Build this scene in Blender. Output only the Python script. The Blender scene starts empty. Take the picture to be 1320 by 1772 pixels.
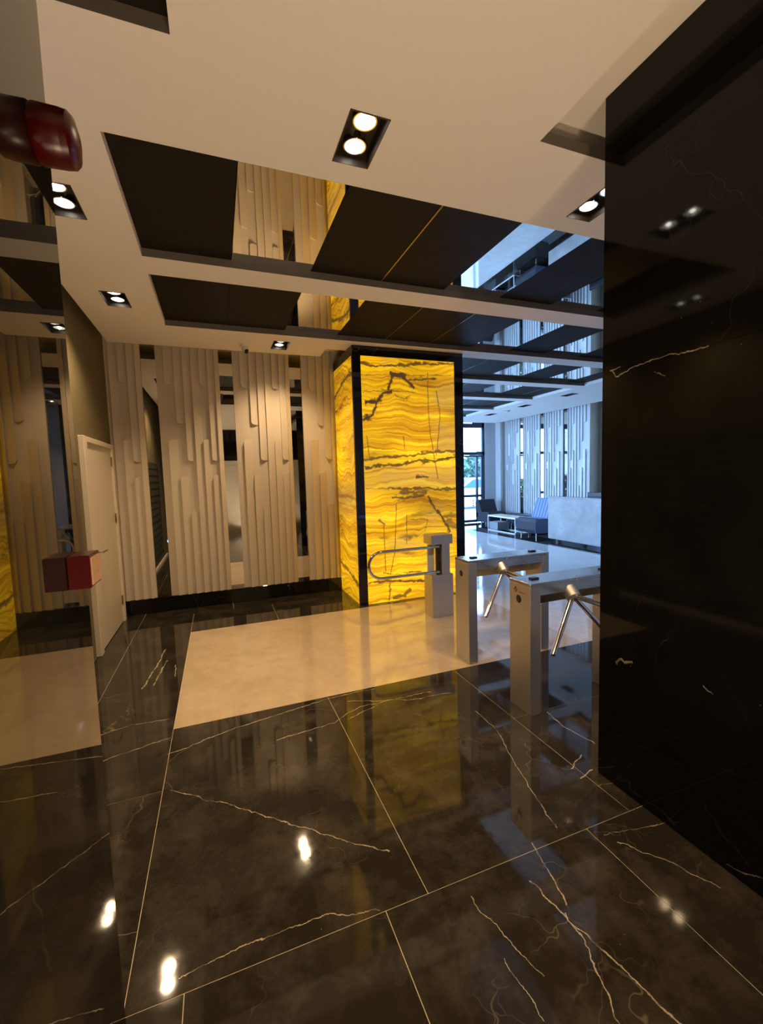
import bpy, bmesh, math, random
from mathutils import Vector, Matrix, Euler
random.seed(7)
S = bpy.context.scene
COL = S.collection
# ------------------------------------------------------------------ camera
YAW, PIT, ROL, FPX, EYE = math.radians(20.6126), math.radians(-4.7087), math.radians(-1.7337), 746.9, 1.6
fwd = Vector((math.sin(YAW)*math.cos(PIT), math.cos(YAW)*math.cos(PIT), math.sin(PIT)))
rgt = Vector((math.cos(YAW), -math.sin(YAW), 0)); upv = rgt.cross(fwd)
r2 = math.cos(ROL)*rgt + math.sin(ROL)*upv
u2 = -math.sin(ROL)*rgt + math.cos(ROL)*upv
cd = bpy.data.cameras.new('camera'); cam = bpy.data.objects.new('camera', cd); COL.objects.link(cam)
m = Matrix((r2, u2, -fwd)).transposed().to_4x4(); m.translation = Vector((0, 0, EYE)); cam.matrix_world = m
cd.sensor_fit = 'HORIZONTAL'; cd.sensor_width = 36.0; cd.lens = FPX/1320*36.0; cd.clip_start = 0.02; cd.clip_end = 300
S.camera = cam
# ------------------------------------------------------------------ sky, exposure, light levels
S.view_settings.view_transform = 'Standard'; S.view_settings.look = 'None'
S.view_settings.gamma = 1; S.view_settings.exposure = 0.0; S.view_settings.use_curve_mapping = False
w = bpy.data.worlds.new('sky'); S.world = w; w.use_nodes = True
w.node_tree.nodes['Background'].inputs[0].default_value = (0.30, 0.51, 1.0, 1)
w.node_tree.nodes['Background'].inputs[1].default_value = 22.0
LAMP_W = 57.0                       # watts of one halogen lamp
LAMP_COL = (1.0, 0.70, 0.40)
ONYX_E = 1.27                       # glow of the backlit onyx
UP_W = 62.0                         # watts of one uplight added unseen behind the camera to brighten the ceiling
for loc_, ang_, sx_ in (((5.85, 12.22, 1.6), -90, 4.6), ((3.0, 9.0, 1.6), None, 5.9)):
    pl = bpy.data.lights.new('daylight_portal', 'AREA'); pl.shape = 'RECTANGLE'; pl.size = sx_; pl.size_y = 3.1
    pl.cycles.is_portal = True
    po = bpy.data.objects.new('daylight_portal', pl); COL.objects.link(po)
    po.location = loc_; po.rotation_euler = (math.radians(ang_), 0, 0) if ang_ else (math.radians(-90), 0, math.radians(90))
S.cycles.max_bounces = 12; S.cycles.diffuse_bounces = 6; S.cycles.glossy_bounces = 8; S.cycles.transparent_max_bounces = 12
S.cycles.sample_clamp_indirect = 6.0; S.cycles.caustics_reflective = False; S.cycles.caustics_refractive = False
S.cycles.use_denoising = True

# ------------------------------------------------------------------ helpers
def tag(o, label=None, cat=None, group=None, kind=None):
    for k, v in (('label', label), ('category', cat), ('group', group), ('kind', kind)):
        if v: o[k] = v
    return o
def wloc(o):
    p = Vector((0, 0, 0))
    while o: p += o.location; o = o.parent
    return p
def obj(name, bm, mat, parent=None, smooth=False, origin=None):
    """bm is in world coordinates; the object's origin goes to the base of its bounding box"""
    me = bpy.data.meshes.new(name)
    if origin is None:
        xs = [v.co for v in bm.verts]
        lo = [min(c[i] for c in xs) for i in range(3)]; hi = [max(c[i] for c in xs) for i in range(3)]
        origin = Vector(((lo[0]+hi[0])/2, (lo[1]+hi[1])/2, lo[2]))
    bmesh.ops.translate(bm, verts=bm.verts, vec=-Vector(origin))
    bmesh.ops.recalc_face_normals(bm, faces=bm.faces)
    bm.to_mesh(me); bm.free()
    if smooth:
        for p in me.polygons: p.use_smooth = True
        if smooth is not True: me.set_sharp_from_angle(angle=math.radians(smooth))
    if isinstance(mat, (list, tuple)):
        for x in mat: me.materials.append(x)
    else: me.materials.append(mat)
    o = bpy.data.objects.new(name, me); COL.objects.link(o)
    o.location = Vector(origin) - (wloc(parent) if parent else Vector())
    if parent: o.parent = parent
    return o
def empty(name, loc, label=None, cat=None, group=None, kind=None):
    o = bpy.data.objects.new(name, None); COL.objects.link(o); o.location = loc; o.empty_display_size = .05
    return tag(o, label, cat, group, kind)
def copy_tree(o, parent=None):
    c = o.copy(); COL.objects.link(c)
    if parent: c.parent = parent
    for ch in list(o.children): copy_tree(ch, c)
    return c
def B(): return bmesh.new()
def box(bm, x0, x1, y0, y1, z0, z1, bev=0.0, seg=1, mi=0):
    r = bmesh.ops.create_cube(bm, size=1)
    vs = r['verts']
    bmesh.ops.scale(bm, verts=vs, vec=(x1-x0, y1-y0, z1-z0))
    bmesh.ops.translate(bm, verts=vs, vec=((x0+x1)/2, (y0+y1)/2, (z0+z1)/2))
    fs = list({f for v in vs for f in v.link_faces})
    for f in fs: f.material_index = mi
    if bev > 0:
        es = list({e for v in vs for e in v.link_edges})
        bmesh.ops.bevel(bm, geom=es, offset=bev, segments=seg, affect='EDGES', profile=.5, clamp_overlap=True)
    return bm
def bx(*a, **k): return box(B(), *a, **k)
def cyl(bm, p0, p1, r0, r1=None, n=20, cap=True):
    p0, p1 = Vector(p0), Vector(p1); r1 = r0 if r1 is None else r1
    d = p1-p0; q = d.to_track_quat('Z', 'Y').to_matrix().to_4x4(); q.translation = (p0+p1)/2
    bmesh.ops.create_cone(bm, cap_ends=cap, segments=n, radius1=r0, radius2=r1, depth=d.length, matrix=q)
    return bm
def lathe(bm, prof, n=24, mat=Matrix.Identity(4)):
    rings = []
    for r, z in prof:
        if r < 1e-6: rings.append([bm.verts.new(mat @ Vector((0, 0, z)))])
        else: rings.append([bm.verts.new(mat @ Vector((r*math.cos(2*math.pi*k/n), r*math.sin(2*math.pi*k/n), z))) for k in range(n)])
    for a, b in zip(rings, rings[1:]):
        for k in range(n):
            k2 = (k+1) % n
            if len(a) == 1 and len(b) == 1: continue
            if len(a) == 1: bm.faces.new((a[0], b[k], b[k2]))
            elif len(b) == 1: bm.faces.new((a[k], b[0], a[k2]))
            else: bm.faces.new((a[k], b[k], b[k2], a[k2]))
    return bm
def tube(bm, pts, r, n=12):
    pts = [Vector(p) for p in pts]; rings = []; ref = None
    for i, p in enumerate(pts):
        t = (pts[min(i+1, len(pts)-1)] - pts[max(i-1, 0)]).normalized()
        if ref is None:
            ref = t.orthogonal().normalized()
        ref = (ref - t*ref.dot(t)).normalized(); bn = t.cross(ref)
        rings.append([bm.verts.new(p + r*(math.cos(2*math.pi*k/n)*ref + math.sin(2*math.pi*k/n)*bn)) for k in range(n)])
    for a, b in zip(rings, rings[1:]):
        for k in range(n): bm.faces.new((a[k], a[(k+1) % n], b[(k+1) % n], b[k]))
    bm.faces.new(rings[0]); bm.faces.new(rings[-1])
    return bm
def prism(bm, poly, axis, a, b):
    """extrude a 2-D polygon along an axis ('x': poly in (y,z), 'y': (x,z), 'z': (x,y))"""
    def P(u, v, t): return {'x': (t, u, v), 'y': (u, t, v), 'z': (u, v, t)}[axis]
    A = [bm.verts.new(P(u, v, a)) for u, v in poly]; C = [bm.verts.new(P(u, v, b)) for u, v in poly]
    n = len(poly)
    bm.faces.new(A); bm.faces.new(list(reversed(C)))
    for k in range(n): bm.faces.new((A[k], C[k], C[(k+1) % n], A[(k+1) % n]))
    return bm

# ------------------------------------------------------------------ materials
class NT:
    def __init__(s, name):
        s.m = bpy.data.materials.new(name); s.m.use_nodes = True; s.t = s.m.node_tree
        s.bsdf = s.t.nodes['Principled BSDF']; s.out = s.t.nodes['Material Output']
    def n(s, typ, **kw):
        o = s.t.nodes.new(typ)
        for k, v in kw.items(): setattr(o, k, v)
        return o
    def put(s, sock, v):
        if isinstance(v, bpy.types.NodeSocket): s.t.links.new(v, sock)
        else: sock.default_value = v
    def math(s, op, a, b=0.0, c=0.0, clamp=False):
        o = s.n('ShaderNodeMath', operation=op, use_clamp=clamp)
        for i, v in enumerate((a, b, c)): s.put(o.inputs[i], v)
        return o.outputs[0]
    def vec(s, op, a, b=(0, 0, 0)):
        o = s.n('ShaderNodeVectorMath', operation=op); s.put(o.inputs[0], a)
        if op == 'SCALE': s.put(o.inputs[3], b)
        else: s.put(o.inputs[1], b)
        return o.outputs['Value'] if op in ('DOT_PRODUCT', 'LENGTH', 'DISTANCE') else o.outputs[0]
    def noise(s, v, scale, detail=3, rough=.5, dist=0.0, col=False):
        o = s.n('ShaderNodeTexNoise'); s.put(o.inputs['Vector'], v)
        o.inputs['Scale'].default_value = scale; o.inputs['Detail'].default_value = detail
        o.inputs['Roughness'].default_value = rough; o.inputs['Distortion'].default_value = dist
        return o.outputs['Color' if col else 'Fac']
    def vor(s, v, scale, feat='DISTANCE_TO_EDGE'):
        o = s.n('ShaderNodeTexVoronoi', feature=feat); s.put(o.inputs['Vector'], v); o.inputs['Scale'].default_value = scale
        return o.outputs['Distance']
    def ramp(s, f, stops, interp='LINEAR'):
        o = s.n('ShaderNodeValToRGB'); s.put(o.inputs[0], f); e = o.color_ramp; e.interpolation = interp
        while len(e.elements) < len(stops): e.elements.new(.5)
        for el, (p, c) in zip(e.elements, stops):
            el.position = p; el.color = (*c, 1) if len(c) == 3 else c
        return o.outputs[0]
    def mr(s, v, a, b, c=0.0, d=1.0):
        o = s.n('ShaderNodeMapRange'); o.clamp = True
        for i, x in enumerate((v, a, b, c, d)): s.put(o.inputs[i], x)
        return o.outputs[0]
    def mix(s, f, a, b, blend='MIX'):
        o = s.n('ShaderNodeMix', data_type='RGBA', blend_type=blend)
        s.put(o.inputs[0], f)
        for i, v in ((6, a), (7, b)): s.put(o.inputs[i], (*v, 1) if isinstance(v, tuple) and len(v) == 3 else v)
        return o.outputs[2]
    def pos(s): return s.n('ShaderNodeNewGeometry').outputs['Position']
    def obj(s): return s.n('ShaderNodeTexCoord').outputs['Object']
    def rnd(s): return s.n('ShaderNodeObjectInfo').outputs['Random']
    def sep(s, v):
        o = s.n('ShaderNodeSeparateXYZ'); s.put(o.inputs[0], v); return o.outputs
    def comb(s, x=0.0, y=0.0, z=0.0):
        o = s.n('ShaderNodeCombineXYZ')
        for i, v in enumerate((x, y, z)): s.put(o.inputs[i], v)
        return o.outputs[0]
    def set(s, **kw):
        nm = dict(color='Base Color', rough='Roughness', metal='Metallic', ior='IOR', coat='Coat Weight', coatr='Coat Roughness',
                  emit='Emission Color', es='Emission Strength', spec='Specular IOR Level', alpha='Alpha', trans='Transmission Weight', normal='Normal', aniso='Anisotropic')
        for k, v in kw.items():
            if isinstance(v, tuple) and len(v) == 3: v = (*v, 1)
            s.put(s.bsdf.inputs[nm[k]], v)
        return s.m
    def bump(s, h, strength=.2, dist=.01):
        o = s.n('ShaderNodeBump'); o.inputs['Strength'].default_value = strength; o.inputs['Distance'].default_value = dist
        s.put(o.inputs['Height'], h); s.put(s.bsdf.inputs['Normal'], o.outputs[0])
    def stroke(s, P, pts, wid, wob=None, wmod=None):
        """mask of a painted polyline in the plane of P (a vector whose z is 0): a natural vein of stone"""
        out = None
        for (a, b) in zip(pts, pts[1:]):
            L = math.hypot(b[0]-a[0], b[1]-a[1]); ux, uy = (b[0]-a[0])/L, (b[1]-a[1])/L
            d = s.vec('SUBTRACT', P, (a[0], a[1], 0))
            t = s.vec('DOT_PRODUCT', d, (ux, uy, 0)); q = s.vec('DOT_PRODUCT', d, (-uy, ux, 0))
            if wob is not None: q = s.math('ADD', q, wob)
            q = s.math('ABSOLUTE', q)
            if wmod is not None: q = s.math('MULTIPLY', q, wmod)
            mk = s.mr(q, wid*.35, wid, 1.0, 0.0)
            g = s.math('COMPARE', t, L/2, L/2 + wid*.3)
            mk = s.math('MULTIPLY', mk, g)
            out = mk if out is None else s.math('MAXIMUM', out, mk)
        return out
def plain(name, color, rough=.5, metal=0.0, grain=.06, gs=60, ior=1.5, bump=0.0, **kw):
    k = NT(name); P = k.obj(); f = k.noise(P, gs, 4)
    a = tuple(c*(1-grain) for c in color); b = tuple(min(1, c*(1+grain)) for c in color)
    k.set(color=k.mix(f, a, b), rough=k.mr(f, .3, .7, rough*.9, min(1, rough*1.1)), metal=metal, ior=ior, **kw)
    if bump: k.bump(f, bump, .004)
    return k.m

def black_marble(name, rough=.06, ior=1.5, base=(.021, .017, .0125), veins=True, hand=None, dust=1.0, plane='xy'):
    k = NT(name); P = k.pos(); R = k.rnd()
    off = k.vec('SCALE', k.comb(R, k.math('MULTIPLY', R, 7.3), k.math('MULTIPLY', R, 3.1)), 20.0)
    Q = k.vec('ADD', P, off)
    warp = k.vec('SCALE', k.vec('SUBTRACT', k.noise(Q, 1.6, 4, .6, col=True), (.5, .5, .5)), .55)
    W = k.vec('ADD', Q, warp)
    gg = .52 if veins else .62
    d1 = k.vor(W, 1.15); d2 = k.vor(k.vec('ADD', W, (5.2, 1.3, 8.1)), 2.6)
    gate1 = k.mr(k.noise(k.vec('ADD', Q, (3, 9, 1)), 1.3, 2), gg, gg+.14)
    gate2 = k.mr(k.noise(k.vec('ADD', Q, (8, 2, 4)), 2.1, 2), .54, .72)
    v1 = k.math('MULTIPLY', k.mr(d1, .0005, .004, .7, 0), gate1)
    v2 = k.math('MULTIPLY', k.mr(d2, .0005, .005, .35, 0), gate2)
    v = k.math('MAXIMUM', v1, v2)
    if hand:
        x, y, z = k.sep(P)[:3]
        P2 = k.comb(x, y, 0.0) if plane == 'xy' else k.comb(y, z, 0.0)
        wob = k.math('MULTIPLY', k.math('SUBTRACT', k.noise(P, 9.0, 4, .65), .5), .055)
        brk = k.mr(k.noise(P, 14.0, 2), .36, .52, .25, 1)
        hv = None
        for pts, wd in hand:
            mk = k.stroke(P2, pts, wd*.62, wob); hv = mk if hv is None else k.math('MAXIMUM', hv, mk)
        v = k.math('MAXIMUM', k.math('MULTIPLY', v, .45 if veins else .12), k.math('MULTIPLY', hv, brk if veins else k.math('MULTIPLY', brk, .5)))
    sp = k.math('MULTIPLY', k.mr(k.vor(Q, 26.0, 'F1'), .03, .055, 1, 0), k.mr(k.noise(Q, 5.0, 2), .62, .68))
    v = k.math('MAXIMUM', v, k.math('MULTIPLY', sp, .7))
    cloud = k.mr(k.noise(Q, 4.5, 9, .72, .2), .45, .75)
    c = k.mix(k.math('MULTIPLY', cloud, .6*dust), base, tuple(min(1, b*4.0+.008) for b in base))
    c = k.mix(v if veins or hand else k.math('MULTIPLY', v, .25), c, (.46, .38, .26))
    rr = k.math('ADD', rough, k.math('MULTIPLY', k.mr(k.noise(Q, 7.0, 6, .7), .45, .75), .05*dust))
    k.set(color=c, rough=rr, ior=ior)
    return k.m
M = {}
# hand-traced veins of the front floor slabs, in metres on the floor
HAND = [
 ([(-.37, 2.73), (.02, 2.86), (.09, 2.87), (.58, 2.97), (.83, 2.99), (1.02, 2.985)], .0065),
 ([(.25, 2.62), (.62, 2.66), (.84, 2.78), (1.39, 2.77)], .0055),
 ([(.78, 2.88), (1.22, 2.72), (1.52, 2.70)], .0045),
 ([(.72, 2.66), (1.00, 2.77)], .004),
 ([(-.56, 4.55), (-.60, 4.07), (-.64, 3.72)], .012), ([(-.52, 4.24), (-.57, 3.75)], .011), ([(-.44, 4.1), (-.42, 3.85)], .007),
 ([(-.21, 1.44), (-.02, 1.46), (.24, 1.46), (.47, 1.40)], .0038),
 ([(-.32, 2.40), (.04, 2.10), (.26, 1.90), (.46, 1.72), (.60, 1.62)], .0045),
 ([(1.18, 1.42), (1.12, 1.15)], .0055),
 ([(1.06, 1.28), (1.09, 1.07), (1.13, .93), (1.14, .84), (1.16, .74)], .0055),
 ([(1.09, 1.13), (1.07, 1.0), (.99, .80)], .0045),
 ([(.80, 1.31), (.88, 1.0)], .003), ([(.80, 1.09), (.80, .91)], .003),
 ([(1.54, 2.41), (1.54, 2.18), (1.44, 1.85), (1.37, 1.60), (1.34, 1.44)], .004),
 ([(1.96, 2.21), (1.95, 2.04), (1.98, 1.83)], .006),
 ([(1.69, 1.72), (1.83, 1.78)], .006), ([(1.68, 1.64), (1.79, 1.67)], .007),
 ([(1.52, 1.28), (1.64, 1.12), (1.70, .98)], .004), ([(1.50, 1.33), (1.80, 1.27)], .003),
 ([(-.9, 3.1), (-.62, 3.18), (-.40, 3.16)], .005), ([(-.95, 2.75), (-.37, 2.92)], .004),
]
M['floor_black'] = black_marble('floor_black_marble', .04, 1.5, hand=HAND)
M['wall_black'] = black_marble('wall_black_marble', .05, 1.32, base=(.0035, .003, .0025), dust=.25, veins=False, plane='yz', hand=[([(1.59, 2.072), (1.562, 2.04), (1.528, 2.047), (1.44, 2.066), (1.15, 2.068)], .006), ([(1.595, 2.068), (1.54, 2.08)], .006), ([(1.37, 2.02), (1.32, 1.99)], .004), ([(1.54, .642), (1.513, .67), (1.493, .66), (1.45, .681)], .012), ([(1.13, .708), (1.09, .696)], .004), ([(1.018, .025), (.90, .073)], .004)])
M['emblem_red'] = plain('emblem_red', (.45, .03, .02), .4)
M['wall_gloss'] = black_marble('wall_gloss_stone', .012, 1.95, base=(.006, .005, .004), dust=.0, veins=False)
M['frame_black'] = black_marble('frame_black_marble', .04, 1.5, base=(.008, .007, .006), dust=.3)

def beige_marble(name, c0, c1, c2, rough, ior=1.5):
    k = NT(name); P = k.pos(); R = k.rnd()
    Q = k.vec('ADD', P, k.vec('SCALE', k.comb(R, R, R), 13.0))
    a = k.noise(Q, 1.7, 8, .62, .8); b = k.noise(Q, 9.0, 6, .7)
    c = k.ramp(a, [(.25, c0), (.5, c1), (.75, c2)])
    c = k.mix(k.mr(b, .46, .68, 0, .5), c, tuple(x*.80 for x in c1))
    d = k.vor(k.vec('ADD', Q, k.vec('SCALE', k.noise(Q, 2.2, 5, .6, col=True), .8)), 1.5)
    c = k.mix(k.mr(d, .001, .02, .28, 0), c, c2)
    k.set(color=c, rough=k.mr(b, .4, .7, rough, rough+.06), ior=ior); return k.m
M['floor_beige'] = beige_marble('floor_beige_marble', (.50, .37, .23), (.60, .46, .30), (.66, .52, .36), .04, 2.4)
M['desk_stone'] = beige_marble('desk_beige_stone', (.27, .25, .22), (.36, .335, .30), (.47, .445, .41), .15)
M['grout'] = plain('grout_cream', (.55, .46, .30), .6)
M['grout_dark'] = plain('grout_dark', (.05, .045, .04), .5)
M['ceiling'] = plain('ceiling_paint', (.88, .82, .74), .75, grain=.02, gs=25)
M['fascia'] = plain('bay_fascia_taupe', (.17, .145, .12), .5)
M['panel_dark'] = plain('ceiling_panel_dark', (.018, .0145, .010), .6, grain=.2, gs=8, spec=.08)
M['mirror'] = plain('mirror_glass', (.80, .80, .76), .012, 1.0, grain=.01)
M['mirror_tint'] = plain('mirror_glass_smoked', (.62, .60, .55), .012, 1.0, grain=.01)
M['brass'] = plain('brass_trim', (.36, .27, .12), .35, 1.0)
M['cream'] = plain('relief_cream', (.63, .545, .42), .6, grain=.05, gs=40)
M['relief_white'] = plain('relief_white', (.66, .65, .63), .6, grain=.03, gs=40)
M['lobby_floor'] = beige_marble('lobby_pale_marble', (.66, .62, .57), (.74, .70, .65), (.82, .79, .74), .06, 1.75)
M['olive'] = plain('wall_olive_paint', (.15, .12, .055), .8, grain=.05, gs=20)
M['lobby_paint'] = plain('lobby_paint', (.56, .56, .56), .8, grain=.03, gs=20)
M['door_cream'] = plain('door_cream', (.72, .64, .50), .42, grain=.03, gs=20)
M['chrome'] = plain('chrome', (.75, .73, .70), .10, 1.0, grain=.02)
M['black_plastic'] = plain('black_plastic', (.014, .013, .012), .35)
M['white_plastic'] = plain('white_plastic', (.75, .72, .66), .4)
M['fixture_black'] = plain('fixture_black_metal', (.035, .026, .018), .45, grain=.15)
M['red_gloss'] = plain('red_gloss_plastic', (.040, .0005, .001), .3, spec=.3, grain=.08, gs=12)
M['red_face'] = plain('call_point_face', (.36, .20, .12), .3)
M['white_metal'] = plain('white_powder_metal', (.80, .80, .80), .4)
M['wood_pale'] = plain('pale_wood', (.62, .50, .36), .45, grain=.2, gs=14)
M['grey_board'] = plain('grey_board', (.24, .24, .24), .6)
M['frame_dark'] = plain('window_frame_dark', (.055, .06, .085), .4, .3)
M['slat_dark'] = plain('shutter_dark', (.055, .058, .042), .5, .2)
M['black_fabric'] = plain('black_upholstery', (.02, .02, .025), .75, grain=.2, gs=200)
M['paving'] = plain('outside_paving', (.40, .40, .39), .85, grain=.08, gs=4)
M['car_white'] = plain('car_white_paint', (.80, .80, .80), .2, grain=.01, coat=1.0)
M['car_glass'] = plain('car_window_glass', (.03, .09, .12), .35, spec=.15)
M['rubber'] = plain('rubber', (.03, .03, .03), .8)
M['bark'] = plain('bark', (.16, .11, .07), .9, grain=.4, gs=20)
def brushed(name, color, rough, stretch):
    k = NT(name); P = k.obj(); s_ = k.n('ShaderNodeMapping'); k.put(s_.inputs[0], P); s_.inputs['Scale'].default_value = stretch
    f = k.noise(s_.outputs[0], 260, 3, .6); g = k.noise(P, 3, 3)
    k.set(color=k.mix(f, tuple(c*.975 for c in color), color), rough=k.math('ADD', k.mr(f, .3, .7, rough*.96, rough*1.04), k.mr(g, .5, .8, 0, .05)), metal=1.0); return k.m
M['steel'] = brushed('brushed_steel', (.64, .615, .58), .48, (1, 1, .03))
M['steel_h'] = brushed('brushed_steel_flat', (.58, .56, .52), .26, (.03, 1, 1))
def leafm(name, a, b):
    k = NT(name); f = k.noise(k.obj(), 9, 3); k.set(color=k.mix(k.mr(f, .35, .65), a, b), rough=.6); return k.m
M['leaf_lime'] = leafm('leaf_lime', (.10, .11, .006), (.17, .14, .01))
M['leaf_green'] = leafm('leaf_green', (.035, .09, .012), (.09, .15, .02))
M['leaf_tree'] = leafm('leaf_tree', (.03, .09, .05), (.07, .15, .09))
def striped(name):
    k = NT(name); x, y, z = k.sep(k.obj())[:3]
    f = k.math('SINE', k.math('MULTIPLY', y, 62.0)); n_ = k.noise(k.obj(), 150, 2)
    c = k.mix(k.mr(f, -.3, .5), (.10, .13, .22), (.22, .29, .44)); k.set(color=k.mix(k.math('MULTIPLY', n_, .3), c, (.3, .36, .5)), rough=.85); return k.m
M['stripe'] = striped('striped_blue_upholstery')
def glassm(name, tint):
    k = NT(name); tr = k.n('ShaderNodeBsdfTransparent'); tr.inputs[0].default_value = (*tint, 1)
    gl = k.n('ShaderNodeBsdfGlossy'); gl.inputs['Roughness'].default_value = .01
    fr = k.n('ShaderNodeFresnel'); fr.inputs[0].default_value = 1.45
    f2 = k.math('MULTIPLY', fr.outputs[0], k.mr(k.noise(k.obj(), 2, 2), 0, 1, .8, 1.0))
    mx = k.n('ShaderNodeMixShader'); k.put(mx.inputs[0], f2)
    k.t.links.new(tr.outputs[0], mx.inputs[1]); k.t.links.new(gl.outputs[0], mx.inputs[2]); k.t.links.new(mx.outputs[0], k.out.inputs[0]); return k.m
M['glass'] = glassm('window_glass', (.93, .97, .97))
def glow(name, color, es):
    k = NT(name); f = k.noise(k.obj(), 120, 2)
    k.set(color=(.8, .8, .8), emit=k.mix(k.mr(f, .4, .6, 0, .35), color, tuple(c*.6 for c in color)), es=es, rough=.2); return k.m
M['lamp_on'] = glow('lamp_lens_lit', (1.0, .84, .62), 1.6)
M['lamp_core'] = glow('lamp_filament_lit', (1.0, .92, .82), 40.0)
M['lamp_off'] = plain('lamp_lens_unlit', (.30, .32, .36), .15, .6)
M['sign_white'] = glow('lit_sign_white', (.9, .95, 1.0), 2.5)

def onyx(name, side=False):
    k = NT(name); P = k.pos(); x, y, z = k.sep(P)[:3]
    u = k.math('SUBTRACT', y, 5.04) if side else k.math('SUBTRACT', x, 1.685)
    P2 = k.comb(u, z, 0.0)
    w1 = k.math('MULTIPLY', k.math('SUBTRACT', k.noise(k.comb(k.math('MULTIPLY', u, 1.6), k.math('MULTIPLY', z, 1.1), 3.7 if side else 0.0), 1.0, 3, .5), .5), .62 if side else .34)
    w2 = k.math('MULTIPLY', k.math('SUBTRACT', k.noise(k.comb(k.math('MULTIPLY', u, 6.0), k.math('MULTIPLY', z, 5.0), 1.0), 1.0, 4, .6), .5), .05)
    h = k.math('ADD', k.math('ADD', z, w1), w2)
    if side: h = k.math('ADD', h, 11.3)
    fine = k.noise(k.comb(k.math('MULTIPLY', u, .35), k.math('MULTIPLY', h, 26.0), 0.0), 1.0, 6, .74)
    mid = k.noise(k.comb(k.math('MULTIPLY', u, .5), k.math('MULTIPLY', h, 6.0), 4.0), 1.0, 4, .6)
    f = k.math('ADD', k.math('MULTIPLY', fine, .62), k.math('MULTIPLY', mid, .38))
    c = k.ramp(f, [(.33, (.16, .06, .004)), (.41, (.42, .16, .004)), (.47, (.66, .31, .004)), (.53, (.82, .45, .006)), (.59, (.93, .60, .012)), (.65, (1.0, .76, .07)), (.72, (1.0, .92, .42))])
    # dark seams that follow the layers
    seam = k.math('MULTIPLY', k.mr(k.noise(k.comb(k.math('MULTIPLY', u, .8), k.math('MULTIPLY', h, 3.1), 9.0), 1.0, 5, .62), .60, .68), k.mr(k.noise(k.comb(k.math('MULTIPLY', u, 2.2), k.math('MULTIPLY', z, 6.0), 2.0), 1.0, 3), .42, .6))
    ed = k.noise(k.comb(k.math('MULTIPLY', u, 14.0), k.math('MULTIPLY', z, 14.0), 6.0), 1.0, 4, .65)
    wob = k.math('MULTIPLY', k.math('SUBTRACT', ed, .5), .075)
    wob2 = k.math('MULTIPLY', k.math('SUBTRACT', ed, .5), .03)
    wm = k.mr(k.noise(k.comb(k.math('MULTIPLY', u, 9.0), k.math('MULTIPLY', z, 16.0), 16.0), 1.0, 3, .6), .36, .64, .55, 2.6)
    dark = k.math('MULTIPLY', seam, .8)
    if not side:
        for pts, wd, a in [
            ([(.02, 2.29), (.14, 2.36), (.20, 2.51), (.28, 2.62), (.39, 2.64)], .040, 1), ([(.36, 2.67), (.38, 2.75), (.42, 2.84), (.52, 2.85), (.62, 2.78), (.70, 2.71)], .042, 1),
            ([(.39, 2.87), (.59, 2.86)], .035, 1), ([(.63, 2.80), (.80, 2.81), (1.02, 2.84)], .022, .95), ([(.06, 2.51), (.19, 2.51)], .055, 1), ([(.43, 2.61), (.56, 2.56), (.65, 2.60)], .014, .7),
            ([(.01, 2.97), (.14, 2.94), (.42, 2.96), (.73, 3.0), (1.29, 3.03)], .024, .9), ([(0, 2.83), (.72, 2.86), (1.24, 2.88)], .010, .6), ([(.02, 2.63), (.41, 2.66), (.72, 2.65)], .010, .6),
            ([(.01, 1.80), (.23, 1.84), (.6, 1.85), (1.0, 1.9), (1.28, 1.91)], .026, .85), ([(.03, 1.70), (.18, 1.74), (.51, 1.74), (.74, 1.79), (1.0, 1.78), (1.28, 1.83)], .034, .9),
            ([(.71, 1.585), (.88, 1.575)], .024, .9), ([(.01, 1.45), (.32, 1.45)], .010, .6), ([(.32, 1.45), (.59, 1.43), (.87, 1.44), (.97, 1.41), (1.28, 1.41)], .028, .85),
            ([(.37, 1.33), (.54, 1.31), (.80, 1.34)], .030, .85), ([(.48, 1.385), (.84, 1.38)], .045, .8),
            ([(.87, 1.32), (.96, 1.16), (1.06, 1.05), (1.13, .94), (1.19, .84)], .030, .95), ([(1.08, 1.04), (1.28, 1.05)], .045, .6), ([(1.16, .98), (1.28, .90)], .09, .6),
            ([(.18, 1.05), (.25, 1.0)], .035, .8), ([(.55, 1.04), (.86, 1.02), (.81, .87)], .016, .6),
            ([(.02, .27), (.29, .27), (.5, .24), (.8, .21)], .024, .9), ([(.22, .38), (.36, .34), (.75, .345)], .014, .75), ([(.30, .24), (.29, .02)], .022, .8), ([(.35, .04), (.5, .06), (.58, .12)], .045, .8)]:
            dark = k.math('MAXIMUM', dark, k.math('MULTIPLY', k.stroke(P2, pts, wd*1.15, wob, wm), a))
        for pts in [[(.9, 2.9), (.9, 2.39), (.92, 2.14), (.98, 1.8), (1.02, 1.55)], [(1.02, 2.68), (1.07, 2.39), (1.04, 2.1), (1.0, 1.85)], [(.24, 1.0), (.25, .39)], [(.42, 1.24), (.38, .63), (.31, .34)], [(.56, 1.1), (.55, .72)], [(.54, 2.1), (.56, 1.93)], [(.05, 2.1), (.08, 1.82)]]:
            dark = k.math('MAXIMUM', dark, k.math('MULTIPLY', k.stroke(P2, pts, .009, wob2), .75))
        zone = k.math('MULTIPLY', k.mr(k.math('ABSOLUTE', k.math('SUBTRACT', z, 1.58)), .06, .20, 1, 0), k.mr(u, .1, .3, .3, 1))
        haze = k.math('MULTIPLY', k.math('MAXIMUM', zone, k.mr(k.noise(k.comb(k.math('MULTIPLY', u, 1.2), k.math('MULTIPLY', z, 1.6), 12.0), 1.0, 3), .55, .7)), .5)
    else:
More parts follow.
